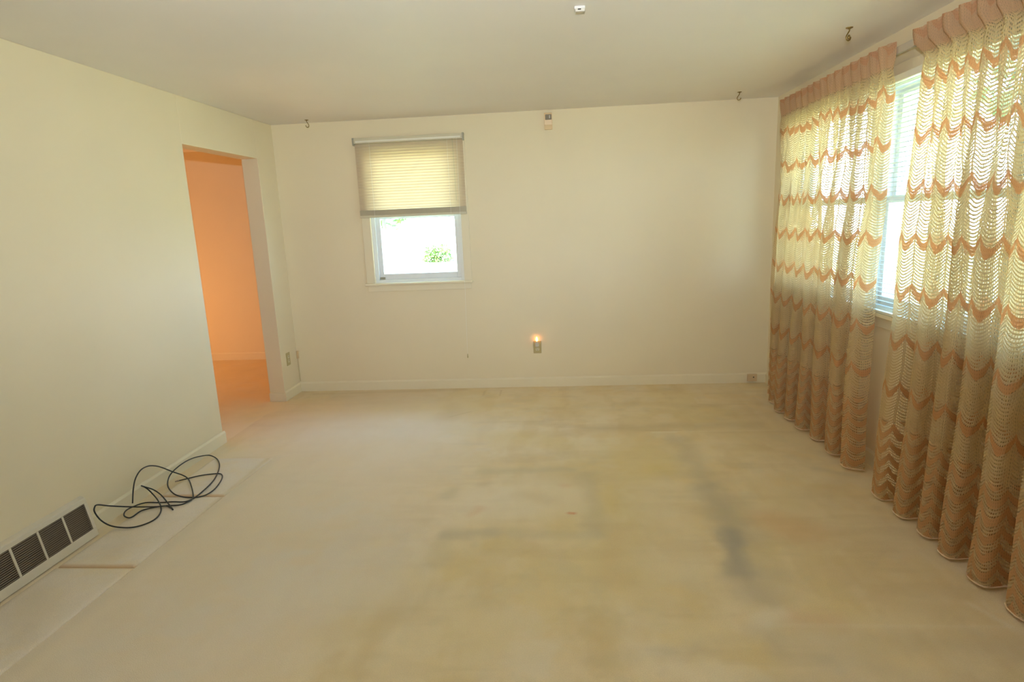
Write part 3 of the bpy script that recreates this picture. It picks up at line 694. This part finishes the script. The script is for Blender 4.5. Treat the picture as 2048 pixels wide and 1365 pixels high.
# white cap on the ceiling
cx, cyy = 2.625, 2.93
cp = thing('ceiling_fitting', 'small white plastic fitting screwed to the ceiling near the top edge', 'ceiling fitting', (cx, cyy, H))
MB().box((cx-.025, cyy-.024, H-.014), (cx+.023, cyy+.022, H)).build('body', M['cap1'], cp, .004)
MB().box((cx-.021, cyy-.032, H-.026), (cx+.021, cyy-.012, H-.012)).build('clip', M['cap2'], cp, .003)
MB().box((cx-.010, cyy-.0335, H-.020), (cx+.004, cyy-.0318, H-.015)).build('slot', M['dark'], cp)
MB().sphere((cx+.006, cyy+.008, H-.014), .003, 8, 6, (1, 1, .4)).build('screw', M['dark'], cp)

# ------------------------------------------------------------------ baseboard register
VY0 = 1.72
rg = thing('baseboard_register', 'cream metal heating register with four dark louvred panels on left wall', 'heating vent', (.03, 2.2, 0))
def xf(z): return .062-(z-.02)/.19*.036       # sloping face
def face(mb, ya, yb, za, zb, d=0.0, th=.004):
    mb.prism([(xf(za)+d, za), (xf(zb)+d, zb), (xf(zb)+d-th, zb), (xf(za)+d-th, za)], 'y', ya, yb)
bars = [VY0, VY0+.02] ; G0, G1 = .046, .186
fm = MB(); panels = []; y = 2.740
while y-.137 > VY0+.02: panels.append((y-.135, y)); y -= .147
face(fm, VY0, VY1, .004, G0); face(fm, VY0, VY1, G1, .206)
prev = VY1
for (a, b) in panels: face(fm, b, prev, G0, G1); prev = a
face(fm, VY0, prev, G0, G1)
fm.prism([(0, .206), (xf(.206), .206), (xf(.206)-.004, .212), (0, .222)], 'y', VY0, VY1)
fm.prism([(0, 0), (xf(.004), .004), (xf(.206), .206), (0, .206)], 'y', VY1-.003, VY1).prism([(0, 0), (xf(.004), .004), (xf(.206), .206), (0, .206)], 'y', VY0, VY0+.003)
fm.build('frame', M['register'], rg, .0015)
MB().prism([(.003, .012), (xf(.04)-.016, .012), (xf(.2)-.016, .200), (.003, .200)], 'y', VY0+.01, VY1-.01).build('duct_back', M['duct'], rg)
for (a, b) in panels:
    gm = MB(); nl_ = 15
    for k in range(nl_):
        z = G0+(k+.5)*(G1-G0)/nl_
        gm.prism([(xf(z)-.001, z+.0022), (xf(z)-.0005, z-.0005), (xf(z)-.009, z-.0040), (xf(z)-.010, z-.0018)], 'y', a-.001, b+.001)
    gm.build('grille', M['grille'], rg)
MB().sphere((.012, VY1+.022, .115), .004, 8, 6).build('damper_knob', M['rubber_grey'], rg)

# ------------------------------------------------------------------ loose carpet pieces on the left
def mat_piece(ya, yb, xa, xb0, xb1, label):
    mb = MB(); nx, ny = 16, 34; z0 = .0
    import mathutils
    def hh(u, v, x, y):
        e = min(u, 1-u)*(xb0-xa); f = min(v, 1-v)*abs(yb-ya); q = min(e, f)
        return .009*min(1, (q/.012))**.5 + .0018*mathutils.noise.noise(Vector((x*6, y*6, 0)))*min(1, q/.03)
    for j in range(ny+1):
        v = j/ny; v = v if 0 < v < 1 else v
        vv = (.5-.5*math.cos(math.pi*v))
        for i in range(nx+1):
            u = .5-.5*math.cos(math.pi*i/nx)
            y = ya+(yb-ya)*vv; xb = xb0+(xb1-xb0)*vv; x = xa+(xb-xa)*u
            mb.v.append((x, y, z0+max(.0005, hh(u, vv, x, y))))
    for j in range(ny):
        for i in range(nx):
            a = j*(nx+1)+i; mb.f.append((a, a+1, a+nx+2, a+nx+1))
    n0 = len(mb.v)
    ring = [i for i in range(nx+1)] + [j*(nx+1)+nx for j in range(1, ny+1)] + [ny*(nx+1)+i for i in range(nx-1, -1, -1)] + [j*(nx+1) for j in range(ny-1, 0, -1)]
    for r in ring: x, y, z = mb.v[r]; mb.v.append((x, y, 0.0))
    for k in range(len(ring)):
        k2 = (k+1) % len(ring); mb.f.append((ring[k], n0+k, n0+k2, ring[k2]))
    mb.f.append(tuple(n0+k for k in range(len(ring))))
    o = mb.build('carpet_piece', M['carpet_strip'], None, smooth=True)
    return tag(o, label, 'carpet piece', 'loose carpet pieces laid along the left wall')
mat_piece(3.20, 3.785, .105, .500, .525, 'pale carpet piece nearest the doorway, under the loops of black cable')
mat_piece(2.452, 3.192, .098, .480, .500, 'middle pale carpet piece in front of the register end')
mat_piece(1.46, 2.444, .092, .455, .480, 'pale carpet piece nearest the viewer, alongside the heating register')

# ------------------------------------------------------------------ black cable
cab = [(0.034, 3.065, 0.028), (0.035, 3.087, 0.102), (0.035, 3.118, 0.155), (0.036, 3.169, 0.186), (0.036, 3.231, 0.184), (0.035, 3.291, 0.161), (0.035, 3.349, 0.126), (0.059, 3.409, 0.071), (0.103, 3.435, 0.036), (0.155, 3.407, 0.022), (0.234, 3.311, 0.016), (0.311, 3.203, 0.016), (0.344, 3.141, 0.016), (0.34, 3.101, 0.016), (0.314, 3.067, 0.016), (0.25, 3.058, 0.016), (0.189, 3.019, 0.029), (0.083, 2.978, 0.05), (0.034, 2.901, 0.094), (0.035, 2.819, 0.141), (0.035, 2.796, 0.137), (0.035, 2.792, 0.112), (0.055, 2.798, 0.064), (0.102, 2.798, 0.033), (0.165, 2.799, 0.021), (0.22, 2.812, 0.016), (0.262, 2.846, 0.016), (0.28, 2.898, 0.016), (0.263, 2.969, 0.016), (0.218, 3.043, 0.017), (0.14, 3.125, 0.025), (0.052, 3.195, 0.041), (0.035, 3.184, 0.07), (0.034, 3.156, 0.094), (0.035, 3.184, 0.073), (0.058, 3.215, 0.042), (0.127, 3.18, 0.025), (0.227, 3.092, 0.016), (0.311, 3.01, 0.016), (0.272, 3.042, 0.016), (0.233, 3.056, 0.016), (0.177, 3.035, 0.016), (0.133, 2.998, 0.016), (0.131, 2.929, 0.016), (0.114, 2.916, 0.016), (0.07, 2.943, 0.016), (0.04, 2.998, 0.016), (0.049, 3.05, 0.016), (0.088, 3.096, 0.016), (0.181, 3.098, 0.016), (0.246, 3.107, 0.016), (0.318, 3.106, 0.016), (0.344, 3.141, 0.016), (0.348, 3.213, 0.016), (0.332, 3.365, 0.016), (0.293, 3.495, 0.016), (0.23, 3.634, 0.016), (0.152, 3.743, 0.016), (0.08, 3.791, 0.023), (0.05, 3.76, 0.036), (0.035, 3.653, 0.06), (0.034, 3.544, 0.067), (0.035, 3.443, 0.057), (0.041, 3.385, 0.035), (0.092, 3.3, 0.022), (0.183, 3.213, 0.017), (0.262, 3.172, 0.016), (0.331, 3.161, 0.016), (0.373, 3.171, 0.016), (0.4, 3.207, 0.016), (0.402, 3.287, 0.016), (0.374, 3.399, 0.016), (0.341, 3.47, 0.016), (0.306, 3.501, 0.016), (0.256, 3.496, 0.016), (0.192, 3.473, 0.016), (0.139, 3.432, 0.016), (0.098, 3.398, 0.016)]
cpts = catmull(cab, 6)
ct = thing('coaxial_cable', 'loosely looped black cable lying on the carpet beside the left wall', 'cable', (.2, 3.2, .016))
MB().tube(cpts, .0038, 8).build('cable_body', M['cable'], ct, smooth=True)
e0, e1 = Vector(cab[-1]), Vector(cab[-2]); d = (e0-e1).normalized()
MB().tube([e0-d*.002, e0+d*.012, e0+d*.013, e0+d*.022], [.0048, .0048, .0036, .0036], 10).build('connector', M['connector'], ct)

# ------------------------------------------------------------------ outdoors
def lawn():
    mt, n, b = mat('lawn_grass'); t = n.nodes.new('ShaderNodeTexCoord')
    f = nnoise(n, t.outputs['Object'], .8, 6); g = nnoise(n, t.outputs['Object'], 40, 3)
    c = nmix(n, nstep(n, f, .35, .65), (.36, .36, .17), (.44, .42, .22)); c = nmix(n, nmath(n, 'MULTIPLY', g, .4), c, (.22, .25, .07))
    n.links.new(c, b.inputs['Base Color']); b.inputs['Roughness'].default_value = .9; return mt
M['lawn'] = lawn(); M['leaf'] = simple('leaves', (.16, .22, .05), .7, noise=.4, nscale=4); M['bark'] = simple('bark', (.22, .17, .12), .9, noise=.3)
GZ = -.55
g = MB(); g.box((-30, -30, GZ-.2), (40, 45, GZ)); lo = g.build('lawn', M['lawn']); struct(lo, 'sunlit lawn outside the windows', 'lawn')
struct(MB().box((HX-T, YB-T, GZ), (W+T, D+T, -.05)).box((HX-T, D+T, GZ), (T, HY+T, -.05)).build('foundation', simple('concrete', (.5, .48, .44), .9)), 'house foundation below the floor', 'foundation')
def crown_mesh(name, rx, rz, nleaf, seed):
    rnd = random.Random(seed); mb = MB()
    for k in range(nleaf):
        v = Vector((rnd.gauss(0, 1), rnd.gauss(0, 1), rnd.gauss(0, 1))).normalized()*(rnd.random()**.35)
        bump = 1+.18*math.sin(5*v.x+seed)+.15*math.sin(6*v.z+2*seed)
        c = Vector((v.x*rx*bump, v.y*rx*bump, v.z*rz*bump))
        a = Vector((rnd.gauss(0, 1), rnd.gauss(0, 1), rnd.gauss(0, 1))).normalized(); b = a.orthogonal().normalized()
        s = .10*rx/1.5+.05; i = len(mb.v)
        mb.v += [tuple(c-a*s), tuple(c+b*s*.45), tuple(c+a*s), tuple(c-b*s*.45)]; mb.f.append((i, i+1, i+2, i+3))
    return mb
def tree(x, y, h, rx, seed, label, name='tree', trunk=True):
    t = thing(name, label, name, (x, y, GZ), 'trees and shrubs outside the windows')
    cz = GZ+h-rx*.75
    mb = crown_mesh('c', rx, rx*.8, 1400, seed)
    mb.v = [(a+x, b+y, c+cz) for a, b, c in mb.v]; mb.build('foliage', M['leaf'], t)
    if trunk:
        st_ = MB().tube([(x, y, GZ), (x+.05, y, GZ+h*.3), (x-.04, y+.05, cz)], [.05*h/2.2, .04*h/2.2, .02*h/2.2], 10)
        for k in range(5):
            a = k*1.3+seed; st_.tube([(x, y, cz-rx*.5), (x+math.cos(a)*rx*.5, y+math.sin(a)*rx*.5, cz+rx*.1*k)], [.05, .015], 6)
        st_.build('trunk', M['bark'], t, smooth=True)
    return t
tree(-2.2, 16.5, 4.2, 1.3, 1, 'young tree seen faintly through the small far window', 'tree')
tree(1.63, 7.6, 2.6, .42, 4, 'leafy shrub just outside the right edge of the far window', 'shrub')
tree(-4.0, 33, .9, .75, 5, 'low green shrub far across the lawn beyond the far window', 'shrub')
tree(10.5, 9.5, 7.0, 2.6, 6, 'tree outside beyond the farthest right window', 'tree')
tree(12.5, 4.2, 6.5, 2.3, 8, 'tree outside beyond the middle right window', 'tree')
